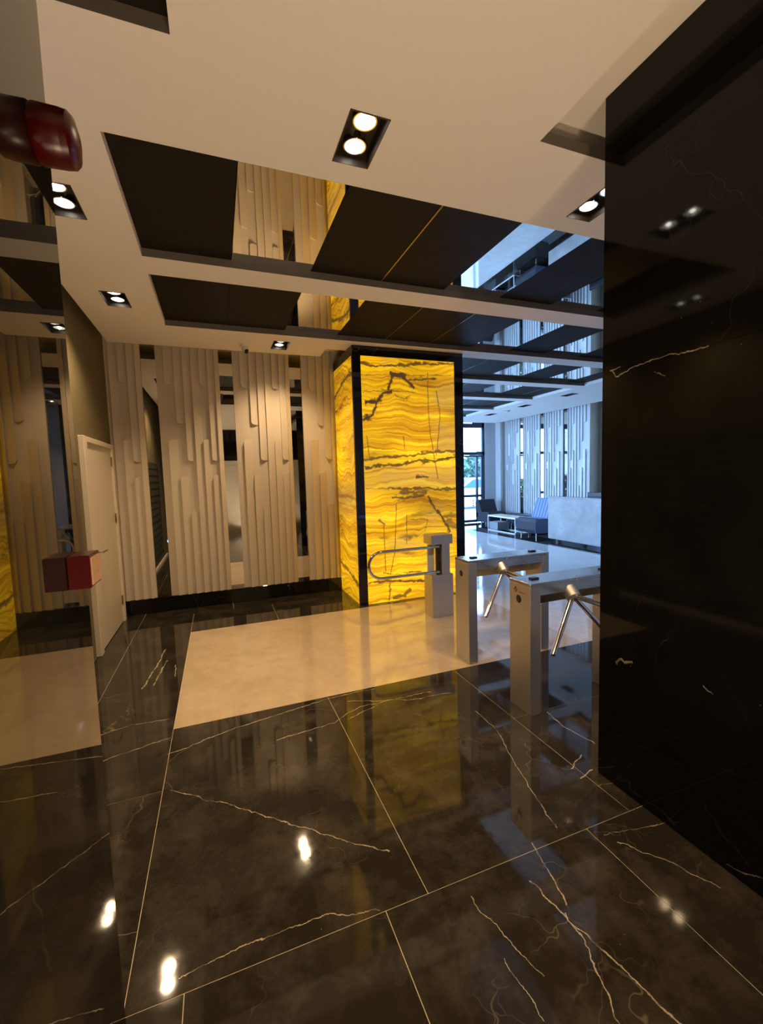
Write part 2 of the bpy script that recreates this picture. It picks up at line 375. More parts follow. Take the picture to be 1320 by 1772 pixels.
        for pts, wd, a in [([(0, 2.85), (.25, 2.86), (.55, 2.80), (.91, 2.70)], .05, .9), ([(.5, 2.55), (.91, 2.5)], .03, .7), ([(0, .22), (.3, .30), (.6, .36), (.91, .40)], .05, .8), ([(0, 1.32), (.4, 1.36), (.91, 1.34)], .04, .5), ([(0, 1.22), (.91, 1.25)], .03, .4)]:
            dark = k.math('MAXIMUM', dark, k.math('MULTIPLY', k.stroke(P2, pts, wd*1.15, wob, wm), a))
        haze = k.math('MULTIPLY', k.mr(k.math('ABSOLUTE', k.math('SUBTRACT', z, 1.32)), .05, .32, 1, 0), .5)
    glowv = k.mr(k.noise(k.comb(k.math('MULTIPLY', u, 1.1), k.math('MULTIPLY', z, 1.3), 21.0), 1.0, 2), .35, .65, .68, 1.15)
    c = k.mix(1.0, c, k.comb(glowv, glowv, glowv), 'MULTIPLY')
    c = k.mix(haze, c, (.42, .24, .06))
    c = k.mix(dark, c, (.045, .022, .008))
    k.set(color=k.mix(.5, c, (.2, .12, .03)), emit=c, es=ONYX_E*(.66 if side else 1.0), rough=.12); return k.m
M['onyx'] = onyx('backlit_onyx'); M['onyx_side'] = onyx('backlit_onyx_side', True)

# ------------------------------------------------------------------ floor
floor = obj('floor', bx(-1.35, 9.2, -2.4, 12.05, -.25, -.0012), M['grout'], origin=(0, 0, -.0012)); tag(floor, 'polished black marble floor with a beige inlay', kind='structure')
GAP = .0014
def tile(x0, x1, y0, y1, mat='floor_black', name='tile', g=GAP):
    b = B()
    box(b, x0+g, x1-g, y0+g, y1-g, -.0012, 0)
    return obj(name, b, M[mat], floor)
for a in [(-.62, -.19, -.1, 1.385), (-.19, .49, -.1, 1.385), (.49, 1.455, -.1, 1.385), (1.455, 1.9, -.1, 1.385),
          (-.62, .49, -2.3, -.1), (.49, 1.9, -2.3, -.1), (-1.3, -.62, -2.3, 1.1), (-1.145, -.36, 1.1, 2.41), (-1.145, -.36, 2.41, 3.57),
          (-.36, .665, 1.385, 3.01), (.665, 1.72, 1.385, 3.01), (1.72, 2.74, 1.385, 2.235), (1.72, 2.74, 2.235, 3.01), (2.74, 3.76, .8, 2.235), (2.74, 3.76, 2.235, 3.01),
          (-1.145, -.915, 3.57, 5.95), (-.915, -.36, 3.57, 4.95), (-.915, -.36, 4.95, 5.635), (-.36, .565, 4.95, 5.635), (.565, 1.58, 4.95, 5.635), (-.915, .1, 5.635, 5.95), (.1, 1.58, 5.635, 5.95)]:
    tile(*a)
x = 3.76
while x < 8.8:
    tile(x, min(x+1.02, 9), .8, 2.235); tile(x, min(x+1.02, 9), 2.235, 3.01); x += 1.02
for i in range(8):
    y0 = 3.01 + i*1.13; tile(6.66, 7.68, y0, min(y0+1.13, 12.05)); tile(7.68, 9.0, y0, min(y0+1.13, 12.05))
for x0, x1 in ((-.356, 3.1),): tile(x0, x1, 3.01, 4.95, 'floor_beige', 'inlay_tile', .0004)
tile(1.58, 3.1, 4.95, 5.95)
for i in range(4):
    for j in range(10):
        x0 = 3.1 + i*.89; y0 = 3.01 + j*.905
        tile(x0, x0+.89, y0, min(y0+.905, 12.05), 'lobby_floor', 'inlay_tile', .0012)

# ------------------------------------------------------------------ ceiling
ZS, ZT, ZU = 3.17, 3.225, 3.33
ROWS = [(2.35, 3.49), (3.77, 4.91), (5.19, 6.33), (6.61, 7.75), (8.03, 9.17), (9.45, 10.45)]
PITS = [(-.40 if i < 2 else 3.14, 6.5, a, b) for i, (a, b) in enumerate(ROWS)] + [(-1.0, -.067, .62, 1.79)]
LIGHTS = [(.715, 2.04, 1), (-.725, 2.96, 1), (-.72, 4.35, 1), (.78, 5.285, 1), (2.205, 2.05, 1), (.715, .30, 1), (.715, -1.2, 1),  # last pair here: unseen downlights added to brighten the foreground
          (6.92, 7.13, 0), (6.93, 8.54, 0), (6.97, 9.96, 0)]
LW, LL = .093, .16
HOLES = [(x-LW, x+LW, y-LL, y+LL) for x, y, _ in LIGHTS]
def slab_in(x, y):
    if x < -1.05 or x > 8.35 or y < -2.3 or y > 11.6: return False
    if y > 5.63 and x < 3.1: return False
    if x > 1.33 and x < 1.585 and y > 5.29: return False
    if x >= 1.585 and x < 3.1 and y > 5.035: return False
    if 1.53 < x < 2.7 and y < 1.77: return False
    for a, b, c, d in PITS + HOLES:
        if a < x < b and c < y < d: return False
    return True
def grid_slab(inside, xs, ys, z0, z1):
    bm = B(); xs = sorted(set(round(v, 5) for v in xs)); ys = sorted(set(round(v, 5) for v in ys)); V = {}
    def v(i, j, z):
        k = (i, j, z)
        if k not in V: V[k] = bm.verts.new((xs[i], ys[j], z))
        return V[k]
    nx, ny = len(xs)-1, len(ys)-1
    I = [[inside((xs[i]+xs[i+1])/2, (ys[j]+ys[j+1])/2) for j in range(ny)] for i in range(nx)]
    g = lambda i, j: 0 <= i < nx and 0 <= j < ny and I[i][j]
    for i in range(nx):
        for j in range(ny):
            if not I[i][j]: continue
            bm.faces.new((v(i, j, z0), v(i, j+1, z0), v(i+1, j+1, z0), v(i+1, j, z0)))
            bm.faces.new((v(i, j, z1), v(i+1, j, z1), v(i+1, j+1, z1), v(i, j+1, z1)))
            if not g(i-1, j): bm.faces.new((v(i, j, z0), v(i, j, z1), v(i, j+1, z1), v(i, j+1, z0)))
            if not g(i+1, j): bm.faces.new((v(i+1, j, z0), v(i+1, j+1, z0), v(i+1, j+1, z1), v(i+1, j, z1)))
            if not g(i, j-1): bm.faces.new((v(i, j, z0), v(i+1, j, z0), v(i+1, j, z1), v(i, j, z1)))
            if not g(i, j+1): bm.faces.new((v(i, j+1, z0), v(i, j+1, z1), v(i+1, j+1, z1), v(i+1, j+1, z0)))
    bmesh.ops.recalc_face_normals(bm, faces=bm.faces)
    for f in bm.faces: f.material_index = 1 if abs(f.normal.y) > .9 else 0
    bmesh.ops.dissolve_limit(bm, angle_limit=.01, verts=bm.verts, edges=bm.edges, delimit={'MATERIAL'})
    return bm
xs = [-1.05, 8.35, 3.1, 1.33, 1.585, 1.53, 2.7]; ys = [-2.3, 11.6, 5.63, 5.29, 5.035, 1.77]
for a, b, c, d in PITS + HOLES: xs += [a, b]; ys += [c, d]
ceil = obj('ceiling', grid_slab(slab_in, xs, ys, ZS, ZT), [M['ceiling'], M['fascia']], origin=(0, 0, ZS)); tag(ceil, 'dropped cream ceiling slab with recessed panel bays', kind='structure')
upper = obj('ceiling', bx(-1.5, 9.2, -2.5, 12.2, ZU, ZU+.12), M['ceiling']); tag(upper, 'upper ceiling seen in the gap above the dropped slab', kind='structure')
STRIP = .59
MIR = [{1, 4, 6}, {2, 6, 8}, {8, 10}, {9}, set(), set()]
for r, (y0, y1) in enumerate(ROWS):
    n0 = 0 if r < 2 else 6
    for n in range(n0, 12):
        a = -.40 + n*STRIP; b = min(a + STRIP, 6.5)
        if b - a < .1: continue
        mir = n in MIR[r]
        obj('mirror_panel' if mir else 'dark_panel', bx(a + (.0015 if mir else .004), b - (.0015 if mir else .004), y0-.03, y1+.03, ZT, ZT+.012), M['mirror'] if mir else M['panel_dark'], ceil)
        if not mir and n-1 >= n0 and (n-1) not in MIR[r]:
            obj('trim_strip', bx(a-(.005 if r == 0 else .0025), a+(.005 if r == 0 else .0025), y0-.02, y1+.02, ZT-.004, ZT+.006), M['brass'] if n > 1 else M['panel_dark'], ceil)
obj('dark_panel', bx(-1.03, -.037, .59, 1.82, ZT, ZT+.012), M['panel_dark'], ceil)

# downlights
def downlight(x, y, on, label, group):
    t = empty('recessed_downlight', (x, y, ZS), label, 'ceiling light', group)
    b = B(); th = .004; zt = ZS + .075
    for a in ((x-LW, x-LW+th, y-LL, y+LL), (x+LW-th, x+LW, y-LL, y+LL), (x-LW, x+LW, y-LL, y-LL+th), (x-LW, x+LW, y+LL-th, y+LL)): box(b, *a, ZS-.004, zt)
    box(b, x-LW, x+LW, y-LL, y+LL, zt, zt+.004)
    obj('housing', b, M['fixture_black'], t)
    for s in (-1, 1):
        cy = y + s*.078; mt = Matrix.Translation((x, cy, ZS+.028))
        rg = obj('lamp_ring', lathe(B(), [(.050, 0), (.056, 0), (.058, .006), (.056, .045), (.050, .045), (.050, 0)], 28, mt), M['chrome'] if on else M['fixture_black'], t, smooth=40)
        obj('lamp_lens', lathe(B(), [(0, .012), (.03, .009), (.050, .004)], 28, mt), M['lamp_on'] if on else M['lamp_off'], rg, smooth=True)
        if on:
            obj('filament', lathe(B(), [(0, -.004), (.012, -.002), (.016, .004), (.012, .010), (0, .012)], 16, mt), M['lamp_core'], rg, smooth=True)
            L = bpy.data.lights.new('halogen_beam', 'SPOT'); L.energy = LAMP_W; L.color = LAMP_COL; L.spot_size = math.radians(126); L.spot_blend = .9; L.shadow_soft_size = .045
            lo = bpy.data.objects.new('halogen_beam', L); COL.objects.link(lo); lo.parent = t; lo.location = (0, s*.078, .004)
    return t
DL = ['lit twin halogen downlight nearest overhead in the middle of the ceiling', 'lit twin downlight half cut off by the glossy stone wall edge', 'lit twin downlight beside the left ceiling edge above the white door',
      'small lit twin downlight near the dome camera by the relief wall', 'lit twin downlight beside the black marble wall corner', 'added unseen lit twin downlight above the camera position', 'added unseen lit twin downlight at the rear of the lift lobby',
      'unlit downlight over the reception desk, nearest of the three dark ones', 'unlit downlight over the lounge seats, middle of three dark ones', 'unlit downlight farthest along the lobby ceiling towards the entrance']
for (x, y, on), lb in zip(LIGHTS, DL):
    if y > 0.5 or on: downlight(x, y, on, lb, 'twin downlights let into the ceiling')
for x, y in ((.15, .25), (1.35, -.75), (.75, -1.75)):  # lamps added behind the camera to lift the ceiling brightness
    t = empty('added_floor_uplight', (x, y, 0), 'round steel floor uplight added out of view to brighten the ceiling, ' + ('beside the glossy left wall' if x < .5 else 'beside the black right wall' if x > 1 else 'before the steel lift doors'), 'added floor light', 'uplights added out of view in the floor')
    rg = obj('ring', lathe(B(), [(.055, 0), (.075, 0), (.075, .006), (.055, .008), (.055, 0)], 28, Matrix.Translation((x, y, 0))), M['chrome'], t, smooth=40)
    obj('lens', lathe(B(), [(0, .004), (.055, .003), (.055, 0), (0, 0)], 28, Matrix.Translation((x, y, 0))), M['lamp_on'], rg)
    L = bpy.data.lights.new('added_uplight_beam', 'SPOT'); L.energy = UP_W*(2.4 if y > 0 else 1.3 if x > 1 else 1.0); L.color = (1.0, .74, .47); L.spot_size = math.radians(165); L.spot_blend = .6; L.shadow_soft_size = .06
    lo = bpy.data.objects.new('added_uplight_beam', L); COL.objects.link(lo); lo.parent = t; lo.location = (0, 0, .075); lo.rotation_euler = (math.pi, 0, 0)
t = empty('smoke_detector', (7.0, 9.3, ZS), 'tiny round white smoke detector on the lobby ceiling among dark downlights', 'smoke detector')
obj('body', lathe(B(), [(0, -.04), (.03, -.038), (.05, -.02), (.055, 0), (0, 0)], 20, Matrix.Translation((7.0, 9.3, ZS))), M['white_plastic'], t, smooth=40)
obj('base', lathe(B(), [(.07, -.01), (.07, 0), (0, 0), (0, -.01), (.07, -.01)], 20, Matrix.Translation((7.0, 9.3, ZS))), M['grey_board'], t, smooth=40)
# cctv
cx, cy = .375, 5.36
t = empty('security_camera', (cx, cy, ZS), 'small white security camera under the ceiling edge before the relief wall', 'security camera')
obj('mount', lathe(B(), [(0, 0), (.045, 0), (.045, -.012), (.03, -.03), (0, -.03)], 24, Matrix.Translation((cx, cy, ZS))), M['white_plastic'], t, smooth=40)
hd = Matrix.Translation((cx+.012, cy-.03, ZS-.062)) @ Euler((math.radians(-62), 0, math.radians(15))).to_matrix().to_4x4()
obj('head', lathe(B(), [(0, -.05), (.026, -.046), (.034, -.03), (.034, .04), (.031, .05), (0, .05)], 24, hd), M['white_plastic'], t, smooth=40)
hd2 = Matrix.Translation((cx+.02, cy-.06, ZS-.083)) @ Euler((math.radians(60), 0, 0)).to_matrix().to_4x4()
obj('lens', lathe(B(), [(0, .022), (.014, .020), (.024, .010), (.025, -.02), (0, -.02)], 20, hd2), M['black_plastic'], t, smooth=40)

# ------------------------------------------------------------------ walls with relief panels
PZ0, PZ1, PWID, SLIT0, PITCH = .185, ZU, .715, -.782, .877
LANES = [0, .12, .27, .405, .54, .67, .80, .92, 1]
HANG = {1: 2.79, 2: 2.32, 3: 1.86, 5: 2.79, 6: 1.86}; RISE = {1: 2.13, 2: 1.68, 3: 1.23, 5: 2.13, 6: 1.68}
def rib(a, b, z0, z1, rlo, rhi):
    bm = B(); r = .035; D0, D1 = .040, .005
    o = []
    if rhi: o += [(a, z1-r), (a+r*.3, z1-r*.3), (a+r, z1)]
    else: o += [(a, z1)]
    o += [(b, z1), (b, z0)]
    if rlo: o += [(a+r, z0), (a+r*.3, z0+r*.3), (a, z0+r)]
    else: o += [(a, z0)]
    F = [bm.verts.new((x_, -(D0 + (D1-D0)*(x_-a)/(b-a)), z_)) for x_, z_ in o]; K = [bm.verts.new((x_, .001, z_)) for x_, z_ in o]
    bm.faces.new(F)
    for i in range(len(o)): j = (i+1) % len(o); bm.faces.new((F[i], F[j], K[j], K[i]))
    return bm
def relief_panel(width, x_from=0.0, flip=False, mat='cream'):
    """a full panel in its own coordinates: x along the wall, -y towards the room"""
    root = obj('relief_panel', bx(x_from, width, 0, .03, PZ0, PZ1), M[mat], origin=(0, 0, 0))
    for i in range(8):
        a, b = LANES[i]*PWID, LANES[i+1]*PWID
        a, b = max(a, x_from), min(b, width)
        if b - a < .03 or i == 0: continue
        segs = [(PZ0, PZ1, 0, 0)] if i in (4, 7) else [(HANG[i], PZ1, 1, 0), (PZ0, RISE[i], 0, 1)]
        for z0, z1, lo, hi in segs:
            rb = rib(a + .003, b - .003, z0, z1, lo, hi)
            if flip: bmesh.ops.transform(rb, matrix=Matrix.Translation((PWID, 0, 0)) @ Matrix.Scale(-1, 4, (1, 0, 0)), verts=rb.verts)
            q = obj('rib', rb, M[mat], origin=(0, 0, 0)); q.parent = root
    return root
def place(p, wall, loc, rz=0):
    p.parent = wall; p.location = Vector(loc) - wloc(wall); p.rotation_euler = (0, 0, rz)
YB = 5.93
wb = obj('wall_back', bx(-1.4, 3.1, 5.965, 6.1, 0, ZU), M['cream']); tag(wb, 'cream wall of relief panels between slim mirror strips', kind='structure')
full = relief_panel(PWID)
place(full, wb, (SLIT0 + PITCH - PWID + .0, YB, 0))        # panel B
pc = copy_tree(full); place(pc, wb, (SLIT0 + 2*PITCH - PWID, YB, 0))
pd = relief_panel(.425); place(pd, wb, (SLIT0 + 3*PITCH - PWID, YB, 0))
pa = relief_panel(PWID, .345); place(pa, wb, (SLIT0 - PWID, YB, 0))
for i in range(3):
    a = SLIT0 + i*PITCH
    obj('mirror_strip', bx(a-.01, a+PITCH-PWID+.01, YB+.022, YB+.034, PZ0, ZU), M['mirror_tint'], wb)
bb = obj('baseboard_back', bx(-1.14, 1.58, 5.905, 5.965, 0, .185, bev=.003), M['frame_black']); tag(bb, 'black marble skirting under the relief wall', kind='structure')
# left wall with the white door
wl = obj('wall_left', bx(-1.4, -1.145, 1.0, 5.97, 0, ZU), M['olive']); tag(wl, 'olive painted wall around the white door', kind='structure')
for i in range(15):
    z = .12 + i*.125; obj('slat', prism(B(), [(-1.146, z), (-1.125, z+.005), (-1.135, z+.115), (-1.146, z+.115)], 'y', 1.9, 4.05), M['slat_dark'], wl)
tr = obj('baseboard_left', bx(-1.146, -1.12, 1.3, 4.0, 0, .05), M['white_metal']); tag(tr, 'white skirting strip at the foot of the slatted wall', kind='structure')
dr = empty('door_1', (-1.145, 5.2, 0), 'cream hinged door in the olive wall', kind='structure')
obj('leaf', bx(-1.152, -1.120, 4.70, 5.70, .006, 2.0, bev=.003), M['door_cream'], dr)
fr = B()
for (y0, y1, z0, z1) in ((5.70, 5.775, 0, 2.05), (4.60, 4.70, 0, 2.05), (4.70, 5.70, 2.0, 2.05)): box(fr, -1.15, -1.10, y0, y1, z0, z1, bev=.004)
obj('door_frame', fr, M['door_cream'], dr)
for z in (.26, 1.22, 1.86): obj('hinge', cyl(B(), (-1.113, 5.692, z-.05), (-1.113, 5.692, z+.05), .008, n=10), M['brass'], dr)
h = cyl(B(), (-1.12, 4.80, .955), (-1.068, 4.80, .955), .010, n=12); tube(h, [(-1.068, 4.795, .955), (-1.062, 4.85, .957), (-1.064, 4.93, .955)], .010, 10); cyl(h, (-1.122, 4.80, .955), (-1.114, 4.80, .955), .026, n=20)
obj('handle', h, M['chrome'], dr, smooth=40)
# near left glossy stone wall
wn = obj('wall_left_near', bx(-.62, -.315, -2.3, 1.24, 0, ZS), M['wall_gloss']); tag(wn, 'polished black stone wall end close by, mirroring the lobby', kind='structure')
# right black marble wall
wr = obj('wall_right', bx(1.803, 2.2, -2.3, 1.637, 0, ZU), M['wall_black']); tag(wr, 'black marble clad wall at the corner of the lift lobby', kind='structure')
for z0, z1 in ((0, 1.031), (1.031, 2.066), (2.066, ZU)):
    for y0, y1 in ((-2.3, .2), (.2, 1.64)):
        obj('stone_slab', bx(1.80, 2.203, y0+.0006, y1 - (0 if y1 > 1.6 else .0006), z0+.0008, z1-.0008), M['wall_black'], wr)
# front wall behind the camera (seen in the mirrors)
wf = obj('wall_front', bx(-1.4, 2.2, -2.45, -2.3, 0, ZU), M['wall_black']); tag(wf, 'black stone wall closing the lift lobby', kind='structure')
d3 = empty('door_3', (.75, -2.3, 0), 'steel lift doors in the black front wall', kind='structure')
obj('leaf', bx(.27, .745, -2.305, -2.285, 0, 2.1), M['steel'], d3); obj('leaf', bx(.755, 1.23, -2.305, -2.285, 0, 2.1), M['steel'], d3)
b = B(); box(b, .15, .27, -2.305, -2.26, 0, 2.22); box(b, 1.23, 1.35, -2.305, -2.26, 0, 2.22); box(b, .27, 1.23, -2.305, -2.26, 2.1, 2.22); obj('door_frame', b, M['steel'], d3)
ws = obj('wall_left_rear', bx(-1.4, -.62, -2.4, -2.2, 0, ZU), M['olive']); tag(ws, kind='structure')
q = obj('wall_right_end', bx(2.2, 2.3, -2.45, .7, 0, ZU), M['olive']); tag(q, kind='structure')
obj('wall_left_side', bx(-1.5, -1.4, -2.4, 6.1, 0, ZU), M['olive'])['kind'] = 'structure'
# lobby walls
q = obj('wall_lobby_near', bx(2.2, 9.1, .65, .8, 0, ZU), M['lobby_paint']); tag(q, kind='structure')
q = obj('wall_entrance', bx(8.20, 9.1, 12.05, 12.2, 0, ZU), M['lobby_paint']); tag(q, 'plain pale wall beside the glass entrance', kind='structure')
q = obj('wall_entrance_left', bx(3.1, 3.5, 12.05, 12.2, 0, ZU), M['lobby_paint']); tag(q, kind='structure')
wx = obj('wall_lobby_right', bx(8.90, 9.1, .8, 12.05, 0, ZU), M['cream']); tag(wx, 'lobby wall of pale relief panels and mirror strips', kind='structure')
RZ = -math.pi/2
mirrored = None
for y in (8.92, 9.797, 10.674, 11.55):
    # panel between slits; local x runs towards -Y
    mirrored = copy_tree(mirrored) if mirrored else relief_panel(PWID, 0.0, True, 'relief_white')
    place(mirrored, wx, (8.60, y, 0), RZ)
    obj('mirror_strip', bx(8.622, 8.634, y-.01, min(y+.172, 12.05), PZ0, ZU), M['mirror_tint'], wx)
for y in (8.02, 7.143, 6.266, 5.389, 4.512):
    c = copy_tree(mirrored); place(c, wx, (8.86, y, 0), RZ)
    obj('mirror_strip', bx(8.882, 8.894, y-.01, y+.172, PZ0, ZU), M['mirror_tint'], wx)
c = relief_panel(.28, 0.0, False, 'relief_white'); place(c, wx, (8.60, 12.05, 0), RZ)
obj('return_panel', bx(8.60, 8.9, 8.19, 8.204, 0, ZU), M['cream'], wx)
obj('backing', bx(8.64, 8.9, 8.204, 12.05, 0, ZU), M['cream'], wx)
bb2 = obj('baseboard_lobby', bx(8.57, 8.64, 8.204, 12.05, 0, .185), M['frame_black']); tag(bb2, kind='structure')

# ------------------------------------------------------------------ entrance glazing
def pane(x0, x1, z0, z1, par): return obj('pane', bx(x0, x1, 12.118, 12.126, z0, z1), M['glass'], par)
win = empty('window_1', (5.8, 12.12, 0), 'tall dark framed glass front of the lobby', kind='structure')
wfm = B()
for x in (3.5, 4.62, 5.74, 6.86, 8.14): box(wfm, x-.03, x+.06, 12.08, 12.16, 0, ZU)
box(wfm, 3.5, 8.2, 12.08, 12.16, 3.07, ZU); box(wfm, 3.5, 8.2, 12.08, 12.16, 2.20, 2.30); box(wfm, 3.5, 6.9, 12.08, 12.16, 0, .09); box(wfm, 3.5, 6.9, 12.08, 12.16, .84, .92)
obj('window_frame', wfm, M['frame_dark'], win)
for x0, x1 in ((3.56, 4.59), (4.68, 5.71), (5.80, 6.83), (6.92, 8.11)):
    pane(x0, x1, 2.30, 3.07, win)
    if x0 < 6.9: pane(x0, x1, .92, 2.2, win); pane(x0, x1, .09, .84, win)
w2 = empty('window_added', (3.02, 9.0, 0), 'unseen glass front added on the left side of the lobby for daylight', kind='structure')  # glazing added out of view so more daylight enters the lobby
b = B()
for y in (5.97, 7.2, 8.4, 9.6, 10.8, 11.98): box(b, 2.98, 3.06, y, y+.07, 0, ZU)
for z0, z1 in ((0, .08), (2.2, 2.28), (3.12, ZU)): box(b, 2.98, 3.06, 5.97, 12.05, z0, z1)
obj('window_frame', b, M['frame_dark'], w2)
for y0, y1 in ((6.04, 7.2), (7.27, 8.4), (8.47, 9.6), (9.67, 10.8), (10.87, 11.98)):
    obj('pane', bx(3.016, 3.024, y0, y1, .08, 2.2), M['glass'], w2); obj('pane', bx(3.016, 3.024, y0, y1, 2.28, 3.12), M['glass'], w2)
g = obj('ground', bx(-12, 2.9, 6.2, 12.2, -.3, -.03), M['paving']); tag(g, kind='structure')
d2 = empty('door_2', (7.5, 12.12, 0), 'glass entrance door with slim dark rails', kind='structure')
for x0, x1 in ((6.93, 7.905), (7.925, 8.10)):
    b = B()
    box(b, x0, x0+.025, 12.085, 12.145, .02, 2.19); box(b, x1-.025, x1, 12.085, 12.145, .02, 2.19)
    for z0, z1 in ((.02, .10), (.84, .92), (2.14, 2.19)): box(b, x0, x1, 12.085, 12.145, z0, z1)
    lf = obj('door_leaf', b, M['frame_dark'], d2)
    obj('pane', bx(x0+.025, x1-.025, 12.112, 12.118, .92, 2.14), M['glass'], lf); obj('pane', bx(x0+.025, x1-.025, 12.112, 12.118, .10, .84), M['glass'], lf)
stk = B()
for z in (.69, .61, .535): box(stk, 7.745, 7.785, 12.100, 12.112, z, z+.055, bev=.004)
tag(obj('door_sticker', stk, M['black_plastic']), 'upright strip of three dark marks stuck low on the glass entrance door', 'sticker')
t = empty('lit_sign', (7.5, 12.05, 3.2), 'narrow glowing white sign box above the glass entrance door', 'sign')
obj('case', bx(7.30, 7.72, 12.045, 12.08, 3.19, 3.29), M['white_metal'], t); obj('diffuser', bx(7.31, 7.71, 12.04, 12.045, 3.20, 3.28), M['sign_white'], t)

# ------------------------------------------------------------------ illuminated onyx pillar
X0, X1, YF, YK, PT = 1.58, 3.095, 5.04, 5.93, ZS
pil = empty('onyx_pillar', ((X0+X1)/2, 5.5, 0), 'square pillar of backlit yellow onyx framed in black marble', 'pillar')
obj('core', bx(X0+.05, X1-.01, YF+.05, YK, 0, PT), M['black_plastic'], pil)
obj('onyx_panel', bx(1.685, 2.97, YF+.012, YF+.05, 0, 3.055), M['onyx'], pil)
obj('onyx_panel', bx(X0+.008, X0+.05, YF+.045, YK, 0, 3.06), M['onyx_side'], pil)
obj('frame_post', bx(X0, 1.685, YF, YF+.045, 0, PT, bev=.002), M['frame_black'], pil)
obj('frame_post', bx(2.97, X1, YF, YF+.05, 0, PT, bev=.002), M['frame_black'], pil)
obj('frame_head', bx(1.685, 2.97, YF, YF+.05, 3.055, PT), M['frame_black'], pil)
obj('frame_head', bx(X0, X0+.05, YF+.045, YK, 3.06, PT), M['frame_black'], pil)
obj('cladding', bx(X1-.01, X1, YF+.05, YK, 0, PT), M['frame_black'], pil)

# ------------------------------------------------------------------ turnstiles
def turnstile(x0, y0, label, emblem, turn):
    D, LEN, HT = .212, .83, .885
    t = empty('turnstile', (x0 + LEN/2, y0 + D/2, 0), label, 'turnstile', 'tripod turnstiles beside the pillar')
    y1 = y0 + D
    for a, b_ in ((x0, x0+.082), (x0+LEN-.082, x0+LEN)):
        obj('leg', bx(a, b_, y0, y1, 0, HT-.022, bev=.002), M['steel'], t)
    obj('top', bx(x0-.001, x0+LEN+.001, y0-.001, y1+.001, HT-.020, HT, bev=.002), M['steel_h'], t)
    zb = HT - .155
    obj('housing', prism(B(), [(y0+.004, HT-.021), (y0+.004, HT-.085), (y0+.055, zb), (y1-.055, zb), (y1-.004, HT-.085), (y1-.004, HT-.021)], 'x', x0+.082, x0+LEN-.082), M['steel_h'], t)
    hp = Vector((x0 + LEN*.405, y0-.012, HT-.112)); ax = Vector((0, -1, -1)).normalized()
    hub = B(); cyl(hub, hp - ax*.06, hp + ax*.012, .048, n=24); cyl(hub, hp + ax*.012, hp + ax*.030, .048, .030, n=24)
    hb = obj('hub', hub, M['steel'], t, smooth=40)
    for k in range(3):
        ang = math.radians(120*k + turn)
        v = Vector((0, -1, 0)); v = Matrix.Rotation(ang, 3, ax) @ v
        ar = B(); s0 = hp + v*.02; cyl(ar, s0, hp + v*.425, .0165, n=18); cyl(ar, hp + v*.425, hp + v*.432, .0165, .012, n=18)
        obj('arm', ar, M['chrome'], t, smooth=40)
    for cxx in (x0+.115, x0+LEN-.10):
        obj('card_reader', bx(cxx-.032, cxx+.032, y0+.085, y0+.125, HT, HT+.010, bev=.008, seg=2), M['black_plastic'], t)
    obj('eye_lens', lathe(B(), [(0, .004), (.022, .003), (.027, 0), (.027, -.01), (0, -.01)], 24, Matrix.Translation((x0, y0+D*.55, HT-.125)) @ Euler((0, -math.pi/2, 0)).to_matrix().to_4x4()), M['black_plastic'], t, smooth=40)
    obj('status_lamp', cyl(B(), (x0+LEN*.45, y0-.001, HT-.010), (x0+LEN*.45, y0-.007, HT-.010), .008, n=14), M['chrome'], t)
    if emblem:
        e = B()
        for pts in ([(.030, .004), (.048, .030), (.056, .004)], [(.044, -.006), (.060, .012)]):
            tube(e, [(x0-.0015, y0+D-.02-p[0]+0, HT-.075+p[1]) for p in pts], .0035, 6)
        box(e, x0-.0015, x0+.001, y0+.045, y0+.115, HT-.078, HT-.073)
        obj('emblem', e, M['emblem_red'], t)
    return t
turnstile(1.888, 3.03, 'farther steel tripod turnstile, standing nearer the glowing pillar', False, 7)
turnstile(1.83, 2.205, 'nearer steel tripod turnstile with a small red emblem on its end', True, 0)
# swing gate
gx0, gx1, gy0, gy1 = 2.17, 2.435, 4.23, 4.43
t = empty('swing_gate', ((gx0+gx1)/2, (gy0+gy1)/2, 0), 'steel swing gate post with a looped tube arm before the onyx pillar', 'gate')
obj('base', bx(gx0, gx1, gy0, gy1, 0, .48, bev=.002), M['steel'], t)
obj('head', bx(gx0, gx1, gy0, gy1, .825, .93, bev=.002), M['steel'], t)
obj('column', bx(2.30, gx1-.035, gy0+.005, gy1-.01, .48, .825, bev=.002), M['steel'], t)
obj('back_plate', bx(gx0+.0, 2.25, gy1-.10, gy1-.08, .49, .815), M['white_metal'], t)
obj('rotor', cyl(B(), (2.275, 4.29, .48), (2.275, 4.29, .825), .024, n=20), M['fixture_black'], t, smooth=40)
R_ = .143; zc = .655; pts = [(2.275, 4.26, zc+R_)] + [(1.60, 4.26, zc+R_)]
pts += [(1.585 - R_*math.sin(a), 4.26, zc + R_*math.cos(a)) for a in [math.pi*i/16 for i in range(1, 16)]]
pts += [(1.60, 4.26, zc-R_), (2.275, 4.26, zc-R_)]
obj('arm_loop', tube(B(), pts, .0165, 14), M['chrome'], t, smooth=50)

